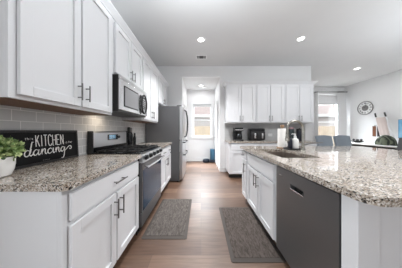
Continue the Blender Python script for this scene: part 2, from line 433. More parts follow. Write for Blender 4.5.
def cabinet(name, label, loc, rz, w, d, z0, z1, fronts, toe=0, underside=None, group=None, open_top=False, cat='cabinet', hmat='nickel_dark'):
    """local frame: face at y=0 looking to -y, width along +x; loc.z is the bottom of everything"""
    t = thing(name, label, cat, loc, rz, group)
    c = bmesh.new(); p = .018; g = .0006
    box(c, g, p, .02, d, z0, z1); box(c, w-p, w-g, .02, d, z0, z1); box(c, p, w-p, .02, d, z0, z0+p); box(c, p, w-p, d-.012, d, z0+p, z1)
    if not open_top: box(c, p, w-p, .02, d-.012, z1-p, z1)
    obj('carcass', c, 'cabinet_white', t)
    ff = bmesh.new(); xs = sorted({f[1] for f in fronts} | {f[2] for f in fronts})
    box(ff, g, w-g, 0, .02, z0, z1, .0012); obj('face_frame', ff, 'cabinet_white', t)
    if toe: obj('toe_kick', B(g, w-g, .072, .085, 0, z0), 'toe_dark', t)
    if underside: obj('underside', B(.002, w-.002, .022, d-.002, z0-.004, z0-.0005), underside, t)
    for kind, x0, x1, q0, q1, h in fronts:
        if kind == 'door': o = obj('door', shaker(x1-x0, q1-q0), 'cabinet_white', t)
        elif kind == 'drawer': o = obj('drawer', B(0, x1-x0, -.02, 0, 0, q1-q0, .002), 'cabinet_white', t)
        else: o = obj('false_front', B(0, x1-x0, -.02, 0, 0, q1-q0, .002), 'cabinet_white', t)
        o.location = (x0, -.0035, q0)
        if h:
            hb = pull(bmesh.new(), h[1]-x0, h[2]-q0, h[3], h[0] == 'v'); obj('handle', hb, hmat, o, True)
    return t
RL, RI = PI/2, -PI/2        # left run faces +X, island run faces -X
XL, XU, XI = -.703, -.973, .720
def pair(w, z0, z1, hz, e=.030, gap=.007, hl=.15):
    m = w/2
    return [('door', e, m-gap, z0, z1, ('v', m-gap-.03, hz, hl)), ('door', m+gap, w-e, z0, z1, ('v', m+gap+.03, hz, hl))]
# left base
cabinet('base_cabinet', 'white base cabinet under the granite with the sign and plant', (XL, .705, 0), RL, .852, .59, .105, .878,
        [('drawer', .032, .82, .705, .850, ('h', .44, .778, .16))]+pair(.852, .125, .680, .572), toe=1, group='base cabinets along left wall')
cabinet('base_cabinet', 'white base cabinet between the gas range and refrigerator', (XL, 2.335, 0), RL, .85, .59, .105, .878,
        [('drawer', .032, .418, .705, .850, ('h', .225, .778, .13)), ('drawer', .432, .818, .705, .850, ('h', .625, .778, .13))]+pair(.85, .125, .680, .572), toe=1, group='base cabinets along left wall')
# left uppers
UD = .322
cabinet('wall_cabinet', 'tall white upper cabinet above the black kitchen sign', (XU, .705, 0), RL, .822, UD, 1.35, 2.415, pair(.822, 1.372, 2.395, 1.48, hl=.13), underside='cabinet_wood', group='upper cabinets along left wall')
cabinet('wall_cabinet', 'short white upper cabinet above the microwave', (XU, 1.5275, 0), RL, .765, UD, 1.81, 2.415, pair(.765, 1.83, 2.395, 1.915, hl=.13), group='upper cabinets along left wall')
cabinet('wall_cabinet', 'white upper cabinet between the microwave and refrigerator', (XU, 2.293, 0), RL, .83, UD, 1.35, 2.415, pair(.83, 1.372, 2.395, 1.48, hl=.13), underside='cabinet_wood', group='upper cabinets along left wall')
cabinet('wall_cabinet', 'short white upper cabinet above the refrigerator', (XU, 3.124, 0), RL, .86, UD, 1.80, 2.415, pair(.86, 1.82, 2.395, 1.905, hl=.13), group='upper cabinets along left wall')
def crown_profile(): return [(0, 0), (-.016, 0), (-.022, .014), (-.05, .044), (-.062, .054), (-.062, .066), (0, .066)]
def sweep(b, path, prof):
    rings = []
    for (x, y, nx, ny) in path: rings.append([b.verts.new((x-nx*p, y-ny*p, z)) for p, z in prof])
    n = len(prof)
    for i in range(len(rings)-1):
        for j in range(n): b.faces.new((rings[i][j], rings[i][(j+1) % n], rings[i+1][(j+1) % n], rings[i+1][j]))
    b.faces.new(rings[0]); b.faces.new(list(reversed(rings[-1])))
    return b
def crown_verts(prof, z): return [(p, z+q) for p, q in prof]
PR = crown_verts(crown_profile(), 2.4155)
struct('trim_3', sweep(bmesh.new(), [(-1.298, .705, 0, -1), (XU, .705, 1, -1), (XU, 3.985, 1, 1), (-1.298, 3.985, 0, 1)], PR), 'cabinet_white')
# back run
YB, YU = 3.46, 3.73
xs = [.70, 1.45, 2.20, 2.97]
lab_b = ['white base cabinet on back wall beside the hallway opening', 'white base cabinet on back wall below the black fryer', 'white base cabinet on back wall nearest the window']
lab_u = ['white two door upper cabinet above the coffee maker', 'white two door upper cabinet above the black fryer', 'white two door upper cabinet behind the faucet arc']
for i in range(3):
    w_ = xs[i+1]-xs[i]-.001
    cabinet('base_cabinet', lab_b[i], (xs[i], YB, 0), 0, w_, .555, .105, .878,
            [('drawer', .032, w_-.032, .705, .850, ('h', w_/2, .778, .15))]+pair(w_, .125, .680, .572), toe=1, group='base cabinets along back wall')
ux = [.68, 1.453, 2.226, 3.0]
for i in range(3):
    w_ = ux[i+1]-ux[i]-.001
    cabinet('wall_cabinet', lab_u[i], (ux[i], YU, 0), 0, w_, .296, 1.385, 2.415, pair(w_, 1.405, 2.395, 1.505, hl=.14), group='upper cabinets along back wall')
struct('trim_4', sweep(bmesh.new(), [(.68, 4.028, -1, 0), (.68, YU, -1, -1), (3.0, YU, 1, -1), (3.0, 4.028, 1, 0)], PR), 'cabinet_white')
# island
cabinet('base_cabinet', 'narrow white cabinet at far end of the island', (XI, 2.395, 0), RI, .264, .60, .105, .878,
        [('drawer', .02, .244, .735, .850, ('h', .132, .79, .05)), ('door', .02, .244, .125, .715, ('v', .21, .60, .15))], toe=1, group='island cabinets')
cabinet('base_cabinet', 'white double door cabinet below the sink in the island', (XI, 2.13, 0), RI, .81, .60, .105, .878,
        [('false', .03, .78, .695, .850, None)]+pair(.81, .125, .672, .565), toe=1, open_top=True, group='island cabinets')
t = thing('island_base', 'white panelled island body under the large granite top', 'island', (1.5, 1.5, 0))
obj('end_panel', B(-.70, .75, -.86, -.80, 0, .878, .002), 'cabinet_white', t)
obj('corner_post', B(-.800, -.7005, -.876, -.800, 0, .878, .002), 'cabinet_white', t)
obj('body', B(-.17, .75, -.7995, .895, 0, .878, .002), 'cabinet_white', t)

# ------------------------------------------------------------------ countertops
def slab(name, label, outline, z0, z1, hole=None):
    b = poly_prism(bmesh.new(), outline, z0, z1, hole)
    return tag(obj(name, b, 'granite'), label, 'countertop')
slab('granite_countertop', 'speckled granite counter holding the sign and plant', rrect(-1.298, -.665, .69, 1.561, (0, .03, 0, 0)), .879, .915)
slab('granite_countertop', 'short speckled granite counter between range and refrigerator', rrect(-1.298, -.665, 2.333, 3.185, (0, 0, 0, 0)), .879, .915)
slab('granite_countertop', 'long speckled granite counter along the back wall', rrect(.68, 2.99, 3.425, 4.018, (.01, .01, 0, 0)), .879, .915)
SK = (.80, 1.19, 1.365, 1.985)
slab('granite_countertop', 'broad polished granite island top with the sink', rrect(.668, 2.70, .55, 2.43, (.07, .05, .03, .012), 8), .879, .915, rrect(*SK, (.03,)*4, 5))

# ------------------------------------------------------------------ sink and faucet
t = thing('kitchen_sink', 'undermount steel sink set in the island top', 'sink', (.995, 1.675, .68))
def basin(x0, x1, y0, y1, z0, z1, th=.004):
    b = bmesh.new(); lo = rrect(x0+.012, x1-.012, y0+.012, y1-.012, (.03,)*4, 5); hi = rrect(x0, x1, y0, y1, (.03,)*4, 5)
    lo2 = rrect(x0+.012-th, x1-.012+th, y0+.012-th, y1-.012+th, (.03,)*4, 5); hi2 = rrect(x0-.006, x1+.006, y0-.006, y1+.006, (.036,)*4, 5)
    V = lambda l, z: [b.verts.new((x, y, z)) for x, y in l]
    A, Bq, D, E = V(lo, z0+th), V(hi, z1), V(hi2, z1), V(lo2, z0)
    n = len(A)
    for p, q in ((A, Bq), (Bq, D), (D, E)):
        for j in range(n): b.faces.new((p[j], p[(j+1) % n], q[(j+1) % n], q[j]))
    b.faces.new(A); b.faces.new(list(reversed(E)))
    return b
obj('basin', basin(-.193, .193, -.308, .308, 0, .1985), 'sink_steel', t, True)
obj('drain', lathe(bmesh.new(), [(.045, .0042), (.045, .007), (.03, .007), (.028, .005)], 0, .1), 'chrome', t, True)
t = thing('kitchen_faucet', 'tall arched pull-down faucet beside the island sink', 'faucet', (1.275, 1.75, .9155))
obj('base_ring', lathe(bmesh.new(), [(.031, 0), (.031, .008), (.024, .016), (.022, .05)]), 'nickel', t, True)
pts = [(0, 0, .04), (0, 0, .12), (0, 0, .22), (0, 0, .29)]
for k in range(1, 13):
    a = PI*k/12; pts.append((-.0975+.0975*math.cos(a), 0, .29+.0975*math.sin(a)))
pts.append((-.196, 0, .25))
obj('neck', tube(bmesh.new(), pts, .016, 12), 'nickel', t, True)
obj('spray_head', tube(bmesh.new(), [(-.196, 0, .255), (-.197, 0, .20), (-.198, 0, .15), (-.198, 0, .135)], [.0175, .020, .024, .022], 14), 'nickel', t, True)
lv = tube(bmesh.new(), [(.0, 0, .09), (.035, 0, .095), (.055, 0, .10)], [.015, .015, .013], 10); tube(lv, [(.05, 0, .10), (.13, -.01, .112), (.23, -.02, .118)], [.011, .009, .006], 8)
obj('lever', lv, 'nickel_dark', t, True)

# things standing round the sink
t = thing('paper_towel_roll', 'white paper towel roll on a holder behind the sink', 'paper towel', (1.235, 2.13, .9155))
obj('holder_base', lathe(bmesh.new(), [(.075, 0), (.075, .012), (.07, .016), (.01, .017)]), 'knob_wood', t, True)
obj('roll', lathe(bmesh.new(), [(.02, .018), (.061, .018), (.062, .03), (.062, .285), (.060, .296), (.02, .296)], n=28), 'paper_white', t, True)
obj('knob', lathe(bmesh.new(), [(.009, .2965), (.009, .31), (.026, .315), (.030, .333), (.022, .352), (.002, .356)]), 'knob_wood', t, True)
t = thing('sink_tray', 'low black tray under the soap bottles beside the sink', 'tray', (1.29, 1.965, .9155))
q = B(-.09, .09, -.075, .075, 0, .012, .003); box(q, -.09, -.084, -.075, .075, .012, .024); box(q, .084, .09, -.075, .075, .012, .024); box(q, -.084, .084, -.075, -.069, .012, .024); box(q, -.084, .084, .069, .075, .012, .024)
obj('tray', q, 'black_matte', t)
t = thing('soap_bottle', 'white pump soap bottle on the black tray', 'bottle', (1.315, 1.955, .9280))
obj('bottle_body', lathe(bmesh.new(), [(.038, 0), (.042, .006), (.042, .115), (.036, .135), (.016, .148), (.016, .16)]), 'ceramic_white', t, True)
pb = lathe(bmesh.new(), [(.018, .1605), (.018, .176), (.006, .178), (.006, .2), (.012, .202), (.012, .212)]); tube(pb, [(0, 0, .207), (-.045, 0, .207), (-.05, 0, .198)], .005, 8)
obj('pump', pb, 'trim_white', t, True)
t = thing('soap_bottle', 'dark dish soap bottle left of the white pump bottle', 'bottle', (1.245, 1.955, .9280))
obj('bottle_body', lathe(bmesh.new(), [(.024, 0), (.028, .006), (.028, .12), (.022, .14), (.012, .15)]), 'navy', t, True)
obj('bottle_cap', lathe(bmesh.new(), [(.014, .1505), (.014, .175), (.008, .18)]), 'black_plastic', t, True)

# ------------------------------------------------------------------ dishwasher
t = thing('dishwasher', 'dark stainless dishwasher built into the island', 'dishwasher', (XI, 1.3, 0), RI)
W = .596
obj('tub', B(.004, W-.004, .022, .57, .105, .866), 'gasket', t)
obj('toe_panel', B(.004, W-.004, .06, .075, .004, .105), 'black_matte', t)
d = bmesh.new(); th = .03   # door face with a pocket cut for the grip
hx0, hx1, hz0, hz1 = .205, .345, .725, .765
box(d, .004, hx0, -.022, .018, .115, .858, .003); box(d, hx1, W-.004, -.022, .018, .115, .858, .003)
box(d, hx0-.001, hx1+.001, -.022, .018, .115, hz0, .0); box(d, hx0-.001, hx1+.001, -.022, .018, hz1, .858, .0)
dr = bmesh.new()
o_ = [(.004, .115), (W-.004, .115), (W-.004, .858), (.004, .858)]; h_ = [(hx0, hz0), (hx1, hz0), (hx1, hz1), (hx0, hz1)]
d.free(); d = poly_prism(bmesh.new(), o_, -.018, .022, h_)
bmesh.ops.transform(d, matrix=Matrix(((1, 0, 0, 0), (0, 0, -1, 0), (0, 1, 0, 0), (0, 0, 0, 1))), verts=d.verts[:])
door = obj('door', d, 'stainless_dark', t)
obj('pocket', B(hx0-.004, hx1+.004, .0185, .0215, hz0-.004, hz1+.004), 'black_plastic', door)
obj('grip', B(hx0+.001, hx1-.001, -.026, -.012, hz0+.0, hz0+.008, .002), 'stainless_bright', door)
obj('badge', B(.05, .095, -.0235, -.0222, .79, .797), 'stainless_bright', door)

# ------------------------------------------------------------------ range
t = thing('gas_range', 'stainless gas range with black cooktop and oven', 'range', (-.69, 1.566, 0), RL)
W = .762
obj('body', B(.004, W-.004, .0, .585, .05, .905, .003), 'black_matte', t)
obj('cooktop', B(.002, W-.002, -.012, .53, .906, .925, .004), 'black_gloss', t)
bgd = bmesh.new()
v = [bgd.verts.new(p) for x in (.03, W-.03) for p in ((x, .535, .926), (x, .585, .926), (x, .585, 1.172), (x, .55, 1.172), (x, .537, 1.155))]
for i in range(5): bgd.faces.new((v[i], v[(i+1) % 5], v[5+(i+1) % 5], v[5+i]))
bgd.faces.new(v[:5]); bgd.faces.new(v[5:])
g = obj('backguard', bgd, 'stainless', t)
obj('display', B(.27, .49, .530, .5345, 1.055, 1.13, .002), 'black_gloss', g)
dig = bmesh.new()
for k in range(4): 
    for zz in (1.075, 1.093, 1.11): box(dig, .30+.035*k, .324+.035*k, .5285, .530, zz, zz+.009)
obj('digits', dig, 'display_blue', g)
kb = lathe(bmesh.new(), [(.02, 0), (.02, .012), (.016, .016)], .515, 1.09, 16, 'y'); bmesh.ops.translate(kb, verts=kb.verts[:], vec=(0, .535, 0))
obj('timer_knob', kb, 'black_plastic', g, True)
obj('lower_strip', B(.03, W-.03, .525, .5335, .928, .985), 'black_gloss', g)
for x0, x1 in ((.004, .0295), (W-.0295, W-.004)): obj('end_cap', B(x0, x1, .53, .59, .906, 1.176, .006), 'black_plastic', g)
for k in range(3):    # cast grates
    gr = bmesh.new(); x0 = .02+k*.243; x1 = x0+.235; zt = .949
    for a in (x0+.006, x1-.006): box(gr, a-.006, a+.006, .02, .50, zt-.012, zt)
    for yv in (.026, .26, .494): box(gr, x0, x1, yv-.006, yv+.006, zt-.012, zt)
    for yv in (.14, .38):
        box(gr, x0+.012, x0+.085, yv-.005, yv+.005, zt-.010, zt); box(gr, x1-.085, x1-.012, yv-.005, yv+.005, zt-.010, zt)
        xm = (x0+x1)/2; box(gr, xm-.005, xm+.005, yv-.10, yv-.035, zt-.010, zt); box(gr, xm-.005, xm+.005, yv+.035, yv+.10, zt-.010, zt)
    for a in (x0+.006, x1-.006):
        for yv in (.026, .494): box(gr, a-.006, a+.006, yv-.006, yv+.006, .9255, zt-.012)
    obj('grate', gr, 'cast_iron', t)
for (bx, by) in ((.14, .14), (.14, .38), (.38, .26), (.622, .14), (.622, .38)):
    obj('burner', lathe(bmesh.new(), [(.05, .9255), (.05, .931), (.038, .932), (.038, .938), (.005, .939)], bx, by, 20), 'cast_iron', t, True)
cp = bmesh.new()    # sloped knob panel
v = [cp.verts.new(p) for x in (.002, W-.002) for p in ((x, -.001, .815), (x, -.045, .818), (x, -.022, .905), (x, -.001, .905))]
for i in range(4): cp.faces.new((v[i], v[(i+1) % 4], v[4+(i+1) % 4], v[4+i]))
cp.faces.new(v[:4]); cp.faces.new(v[4:])
cp = obj('control_panel', cp, 'stainless', t)
for k in range(5):
    x = .09+k*.1455
    n = Vector((0, -.967, .255)); p0 = Vector((x, -.034, .862))
    kb = tube(bmesh.new(), [p0, p0+n*.008, p0+n*.0081, p0+n*.034], [.029, .029, .024, .021], 16)
    obj('knob', kb, 'black_plastic', cp, True)
dd = bmesh.new(); box(dd, .003, W-.003, -.030, -.001, .255, .805, .003)
dd = obj('oven_door', dd, 'stainless_dark', t)
obj('door_glass', B(.030, W-.030, -.033, -.0302, .27, .735, .001), 'oven_glass', dd)
hb = bmesh.new(); tube(hb, [(.05, -.085, .768), (.2, -.092, .768), (.56, -.092, .768), (W-.05, -.085, .768)], .0135, 12)
for x in (.07, W-.07): tube(hb, [(x, -.03, .768), (x, -.088, .768)], .011, 10)
obj('handle', hb, 'stainless_bright', dd, True)
obj('oven_drawer', B(.003, W-.003, -.026, -.001, .095, .245, .003), 'stainless_dark', t)
obj('toe_panel', B(.01, W-.01, .03, .04, .0, .05), 'black_matte', t)

# ------------------------------------------------------------------ microwave
t = thing('microwave', 'stainless over-range microwave with black sides and curved handle', 'microwave', (-.905, 1.532, 1.395), RL)
W, H = .757, .405
obj('housing', B(0, W, .0, .385, .0, H, .003), 'black_plastic', t)
md = obj('door', B(.002, .545, -.022, -.0005, .02, H-.045, .003), 'stainless_bright', t)
wb = bmesh.new(); box(wb, .075, .435, -.026, -.0222, .062, .305, .004)
obj('window_surround', wb, 'black_plastic', md)
obj('door_window', B(.09, .42, -.0285, -.0262, .077, .29, .001), 'window_mesh', md)
hb = bmesh.new(); n = 28
tube(hb, [(.580+.062*math.cos(2*PI*k/n), -.048-.010*math.cos(2*PI*k/n), .180+.135*math.sin(2*PI*k/n)) for k in range(n)], .014, 10, True)
for q in (-1, 1): tube(hb, [(.522, -.022, .18+q*.03), (.522, -.045, .18+q*.03)], .008, 8)
obj('handle', hb, 'black_plastic', md, True)
pn = obj('control_panel', B(.548, W-.002, -.022, -.0005, .02, H-.045, .003), 'stainless_bright', t)
obj('display', B(.60, .68, -.024, -.0222, .27, .295), 'gasket', pn)
kp = bmesh.new()
for r in range(5):
    for c in range(3): box(kp, .600+c*.028, .620+c*.028, -.0235, -.0222, .115+r*.03, .135+r*.03)
obj('keypad', kp, 'gasket', pn)
vt = bmesh.new(); box(vt, .002, W-.002, -.020, -.0005, H-.043, H-.002, .002); obj('vent_grille', vt, 'stainless', t)
l = bpy.data.lights.new('cooktop_light', 'AREA'); l.size = .12; l.energy = .7; l.color = (1, .84, .64)
o = bpy.data.objects.new('cooktop_light', l); C.objects.link(o); o.location = (-1.15, 1.72, 1.385)

# ------------------------------------------------------------------ refrigerator
t = thing('refrigerator', 'stainless four door refrigerator at end of left run', 'refrigerator', (-.50, 3.20, 0), RL)
W = .785
obj('case', B(.002, W-.002, .0, .775, .03, 1.745, .004), 'fridge_side', t)
obj('foot_grille', B(.01, W-.01, .0, .05, .0, .03), 'black_plastic', t)
hg = bmesh.new()
for x in (.03, W-.09): box(hg, x, x+.06, -.05, .06, 1.746, 1.768, .003)
obj('hinge_cover', hg, 'black_plastic', t)
def fdoor(x0, x1, z0, z1): return obj('door', B(x0, x1, -.075, -.006, z0, z1, .008, 2), 'stainless', t)
d1 = fdoor(.003, W/2-.003, .965, 1.74); d2 = fdoor(W/2+.003, W-.003, .965, 1.74)
for d, x in ((d1, W/2-.055), (d2, W/2+.055)):
    pts = [(x, -.075, 1.02), (x, -.118, 1.04), (x, -.145, 1.18), (x, -.155, 1.36), (x, -.145, 1.54), (x, -.118, 1.68), (x, -.075, 1.70)]
    obj('handle', tube(bmesh.new(), pts, .015, 10), 'black_steel', d, True)
for z0, z1 in ((.675, .955), (.06, .665)):
    d = obj('drawer', B(.003, W-.003, -.075, -.006, z0, z1, .008, 2), 'stainless', t)
    zz = z1-.045; pts = [(.06, -.075, zz), (.07, -.125, zz), (W/2, -.14, zz), (W-.07, -.125, zz), (W-.06, -.075, zz)]
    obj('handle', tube(bmesh.new(), pts, .015, 10), 'black_steel', d, True)

# ------------------------------------------------------------------ floor mats
def floor_mat(x0, x1, y0, y1, m, label):
    t = thing('floor_mat', label, 'mat', ((x0+x1)/2, (y0+y1)/2, .0005)); W, D = (x1-x0)/2, (y1-y0)/2
    b = bmesh.new(); lo = rrect(-W, W, -D, D, (.02,)*4, 4); hi = rrect(-W+.035, W-.035, -D+.035, D-.035, (.012,)*4, 4)
    a = [b.verts.new((x, y, 0)) for x, y in lo]; a2 = [b.verts.new((x, y, .004)) for x, y in lo]; c = [b.verts.new((x, y, .013)) for x, y in hi]; n = len(a)
    for p, q in ((a, a2), (a2, c)):
        for j in range(n): b.faces.new((p[j], p[(j+1) % n], q[(j+1) % n], q[j]))
    b.faces.new(c); b.faces.new(list(reversed(a)))
    obj('bevelled_border', b, 'mat_border', t)
    obj('mat_field', poly_prism(bmesh.new(), hi, .0132, .0155), m, t)
floor_mat(-.655, -.155, 1.52, 2.41, 'mat_taupe', 'grey brown kitchen mat on floor before the range')
floor_mat(.272, .768, 1.25, 2.15, 'mat_umber', 'dark brown kitchen mat on floor before the sink')

# ------------------------------------------------------------------ sign with lettering
def smooth_line(p, k=5):
    if len(p) < 3: return p
    q = [p[0]]+list(p)+[p[-1]]; out = []
    for i in range(1, len(q)-2):
        for s in range(k):
            u = s/k; r = []
            for c in range(2):
                a, b_, d, e = q[i-1][c], q[i][c], q[i+1][c], q[i+2][c]
                r.append(.5*((2*b_)+(-a+d)*u+(2*a-5*b_+4*d-e)*u*u+(-a+3*b_-3*d+e)*u**3))
            out.append(tuple(r))
    out.append(p[-1]); return out
CAPS = {'K': [[(0, 0), (0, 1)], [(.9, 1), (.05, .42)], [(.3, .6), (1, 0)]], 'I': [[(.5, 0), (.5, 1)]], 'T': [[(0, 1), (1, 1)], [(.5, 0), (.5, 1)]],
        'C': [[(1, .82), (.8, .98), (.3, 1), (.02, .75), (0, .3), (.25, .02), (.75, 0), (1, .18)]], 'H': [[(0, 0), (0, 1)], [(1, 0), (1, 1)], [(0, .5), (1, .5)]],
        'E': [[(1, 1), (0, 1), (0, 0), (1, 0)], [(0, .52), (.8, .52)]], 'N': [[(0, 0), (0, 1), (1, 0), (1, 1)]]}
LOW = {'t': [[(.4, 1.5), (.4, .2), (.7, 0)], [(.05, 1), (.8, 1)]], 'h': [[(.1, 0), (.1, 1.7)], [(.1, .7), (.5, 1), (.8, .7), (.8, 0)]], 'i': [[(.4, 0), (.4, 1)], [(.4, 1.35), (.4, 1.5)]],
       's': [[(.85, .85), (.5, 1), (.15, .8), (.5, .52), (.85, .25), (.5, 0), (.1, .15)]], 'f': [[(.9, 1.5), (.6, 1.6), (.4, 1.2), (.4, 0)], [(.05, .95), (.8, .95)]],
       'o': [[(.5, 1), (.1, .5), (.5, 0), (.9, .5), (.5, 1)]], 'r': [[(.15, 0), (.15, 1)], [(.15, .6), (.5, 1), (.85, .95)]]}
SCR = [('d', [[(.75, .80), (.4, 1.0), (.05, .6), (.08, .1), (.38, 0), (.75, .45), (.95, 1.2)], [(1.28, 2.35), (1.08, 2.3), (.9, 1.5), (.66, .3), (.64, .12)], [(.66, .3), (.85, 0), (1.15, .35)]], 1.15),
       ('a', [[(.75, .8), (.4, 1), (.05, .5), (.15, .05), (.45, .1), (.75, .6)], [(.85, 1), (.72, .3), (.82, 0), (1.15, .35)]], 1.12),
       ('n', [[(0, .35), (.2, 1), (.12, 0)], [(.14, .3), (.45, .95), (.66, .9), (.62, .3), (.75, 0), (1.0, .3)]], .98),
       ('c', [[(.75, .75), (.55, 1), (.15, .7), (.1, .2), (.4, 0), (.85, .35)]], .85),
       ('i', [[(0, .4), (.15, 1), (.12, .2), (.25, 0), (.5, .3)], [(.2, 1.42), (.24, 1.52)]], .5),
       ('n', [[(0, .4), (.2, 1), (.12, 0)], [(.14, .3), (.45, .95), (.66, .9), (.62, .3), (.75, 0), (1.0, .3)]], .98),
       ('g', [[(.75, .8), (.4, 1), (.05, .5), (.2, .05), (.5, .2), (.78, .8)], [(.85, 1), (.78, .2), (.6, -.9), (.3, -1.35), (.1, -1.2)], [(.74, .0), (1.2, .5), (1.75, 1.0), (2.15, .95), (2.2, .5), (1.9, .35), (1.75, .6)]], 1)]
def write(bm, text, table, x, z, sx, sz, adv, r):
    for ch in text:
        if ch == ' ': x += adv*.6; continue
        narrow = .5 if ch in 'I' else 1
        for st in table[ch]:
            pts = smooth_line(st) if ch in 'Cshofrt' and len(st) > 2 else st
            q = [(x+(px-(.25 if narrow < 1 else 0))*sx, 0, z+pz*sz) for px, pz in pts]
            if len(pts) == len(st):
                for a, c in zip(q, q[1:]): tube(bm, [a, c], r, 6, flat=(1, .25, 1))
            else: tube(bm, q, r, 6, flat=(1, .25, 1))
        x += adv*(.62 if narrow < 1 else 1)
    return x
t = thing('wall_sign', 'black framed sign reading this kitchen is for dancing', 'sign', (-1.262, .835, .9155), RL)
t.rotation_euler = (math.radians(-3.5), 0, RL)
SW, SH = .60, .268
f = bmesh.new()
box(f, 0, .018, -.012, .010, 0, SH, .002); box(f, SW-.018, SW, -.012, .010, 0, SH, .002); box(f, .018, SW-.018, -.012, .010, 0, .018, .002); box(f, .018, SW-.018, -.012, .010, SH-.018, SH, .002)
obj('sign_frame', f, 'black_matte', t)
obj('sign_panel', B(.018, SW-.018, -.004, .008, .018, SH-.018), 'sign_black', t)
Y0 = .835; Z0 = .9155
def at(bm): bmesh.ops.translate(bm, verts=bm.verts[:], vec=(0, -.0052, 0)); return bm
q = bmesh.new(); write(q, 'KITCHEN', CAPS, 1.075-Y0, 1.057-Z0, .0235, .088, .0337, .0032); obj('lettering', at(q), 'letter_white', t)
q = bmesh.new(); write(q, 'this', LOW, 1.008-Y0, 1.112-Z0, .0105, .0105, .0135, .0011); obj('lettering', at(q), 'letter_white', t)
q = bmesh.new(); write(q, 'is for', LOW, 1.302-Y0, 1.064-Z0, .010, .0105, .0135, .0011); obj('lettering', at(q), 'letter_white', t)
q = bmesh.new(); x = 1.000-Y0
for ch, sts, ad in SCR:
    for st in sts:
        pp = smooth_line(st); k = len(pp)
        rr = [.0016+.0026*math.sin(PI*(i+.6)/(k+.2)) for i in range(k)]
        tube(q, [(x+px*.0465, 0, .992-Z0+pz*.043) for px, pz in pp], rr, 6, flat=(1, .25, 1))
    x += ad*.0465
obj('lettering', at(q), 'letter_white', t)
q = bmesh.new()
for k in range(5): tube(q, [(1.115-Y0+k*.011, 0, .945-Z0), (1.122-Y0+k*.011, 0, .945-Z0)], .0012, 6, flat=(1, .3, 1))
obj('flourish', at(q), 'letter_grey', t)

# ------------------------------------------------------------------ potted plant
t = thing('potted_plant', 'leafy green plant in rounded white pot', 'plant', (-1.168, .790, .9155))
obj('pot', lathe(bmesh.new(), [(.045, 0), (.060, .008), (.070, .035), (.075, .07), (.075, .114), (.069, .114), (.068, .102), (.0, .101)], n=32), 'ceramic_white', t, True)
obj('soil', lathe(bmesh.new(), [(.0, .1015), (.066, .1015), (.066, .104), (.0, .109)]), 'soil', t)
fo = bmesh.new()
def leaf(bm, p, d, ln, wd):
    d = d.normalized(); s = d.orthogonal().normalized(); s = Matrix.Rotation(random.uniform(0, 6.28), 3, d) @ s; n = d.cross(s)
    pr = [(0, .12, 0), (.3, .9, .10), (.6, 1, .16), (.85, .6, .10), (1, .06, -.02)]
    rows = []
    for u, ww, cz in pr:
        c = p+d*ln*u+n*ln*cz
        rows.append((bm.verts.new(c-s*wd*ww*.5+n*.15*wd*ww), bm.verts.new(c), bm.verts.new(c+s*wd*ww*.5+n*.15*wd*ww)))
    for i in range(4):
        for j in range(2): bm.faces.new((rows[i][j], rows[i][j+1], rows[i+1][j+1], rows[i+1][j]))
ctr = Vector((0, 0, .152))
for k in range(900):
    while True:
        v = Vector((random.uniform(-1, 1), random.uniform(-1, 1), random.uniform(-.5, 1)))
        if .2 < v.length < 1: break
    R = Vector((.096, .096, .070)); rr = random.uniform(.35, 1)
    v.normalize(); p = ctr+Vector((v.x*R.x, v.y*R.y, v.z*R.z))*rr
    if p.z < .108: p.z = random.uniform(.11, .14)
    if p.z < .13 and math.hypot(p.x, p.y) > .085 and p.z < .118: continue
    d = (v+Vector((random.gauss(0, .5), random.gauss(0, .5), random.gauss(.15, .5))))
    ln = random.uniform(.018, .032)
    if (p.x+d.normalized().x*ln*1.1) < -.07 or p.x < -.066: continue
    leaf(fo, p, d, ln, ln*.62)
obj('foliage', fo, 'leaf_green', t, recalc=False)
st = bmesh.new()
for k in range(14):
    a = k*.9; tube(st, [(.02*math.cos(a), .02*math.sin(a), .105), (.045*math.cos(a), .045*math.sin(a), .15), (.07*math.cos(a), .07*math.sin(a), .17+.01*(k % 4))], .002, 5)
obj('stem', st, 'leaf_green', t)

# ------------------------------------------------------------------ bottles beside range
def mill(loc, h, r, label, cap):
    t = thing('oil_bottle', label, 'bottle', loc, 0, 'bottles beside the range')
    obj('bottle_body', lathe(bmesh.new(), [(r*.95, 0), (r, .008), (r, h*.60), (r*.82, h*.70), (r*.6, h*.74)]), 'black_gloss', t, True)
    obj('bottle_cap', lathe(bmesh.new(), [(r*.62, h*.742), (r*.7, h*.76), (r*.7, h*.97), (r*.5, h)]), cap, t, True)
mill((-1.235, 2.40, .9155), .325, .036, 'tall black bottle in corner right behind the range', 'black_plastic')
mill((-1.245, 2.482, .9155), .318, .034, 'tall black bottle with steel cap beside the range', 'nickel_dark')
mill((-1.165, 2.455, .9155), .225, .024, 'shorter slim black bottle on counter beside range', 'black_plastic')

# ------------------------------------------------------------------ back counter appliances
t = thing('coffee_maker', 'black drip coffee maker on the back counter', 'coffee maker', (1.005, 3.80, .9155))
obj('base', B(-.115, .115, -.13, .12, 0, .035, .008, 2), 'black_plastic', t)
obj('column', B(-.115, .115, .03, .12, .036, .25, .008, 2), 'black_plastic', t)
obj('brew_head', B(-.115, .115, -.12, .12, .251, .345, .012, 2), 'black_plastic', t)
cf = obj('carafe', lathe(bmesh.new(), [(.06, .038), (.075, .06), (.075, .12), (.055, .17), (.045, .185)], .02, -.055, 20), 'black_gloss', t, True)
obj('carafe_handle', tube(bmesh.new(), [(.02, -.10, .175), (.02, -.155, .16), (.02, -.16, .09), (.02, -.128, .07)], .009, 8), 'black_plastic', cf, True)
obj('trim_band', B(-.10, .10, -.1235, -.1205, .275, .30), 'chrome', t)
t = thing('air_fryer', 'black double basket air fryer on the back counter', 'air fryer', (1.51, 3.84, .9155))
obj('housing', B(-.19, .19, -.13, .15, .005, .325, .03, 3), 'black_plastic', t, True)
obj('control_panel', B(-.18, .18, -.136, -.1305, .255, .305, .003), 'black_gloss', t)
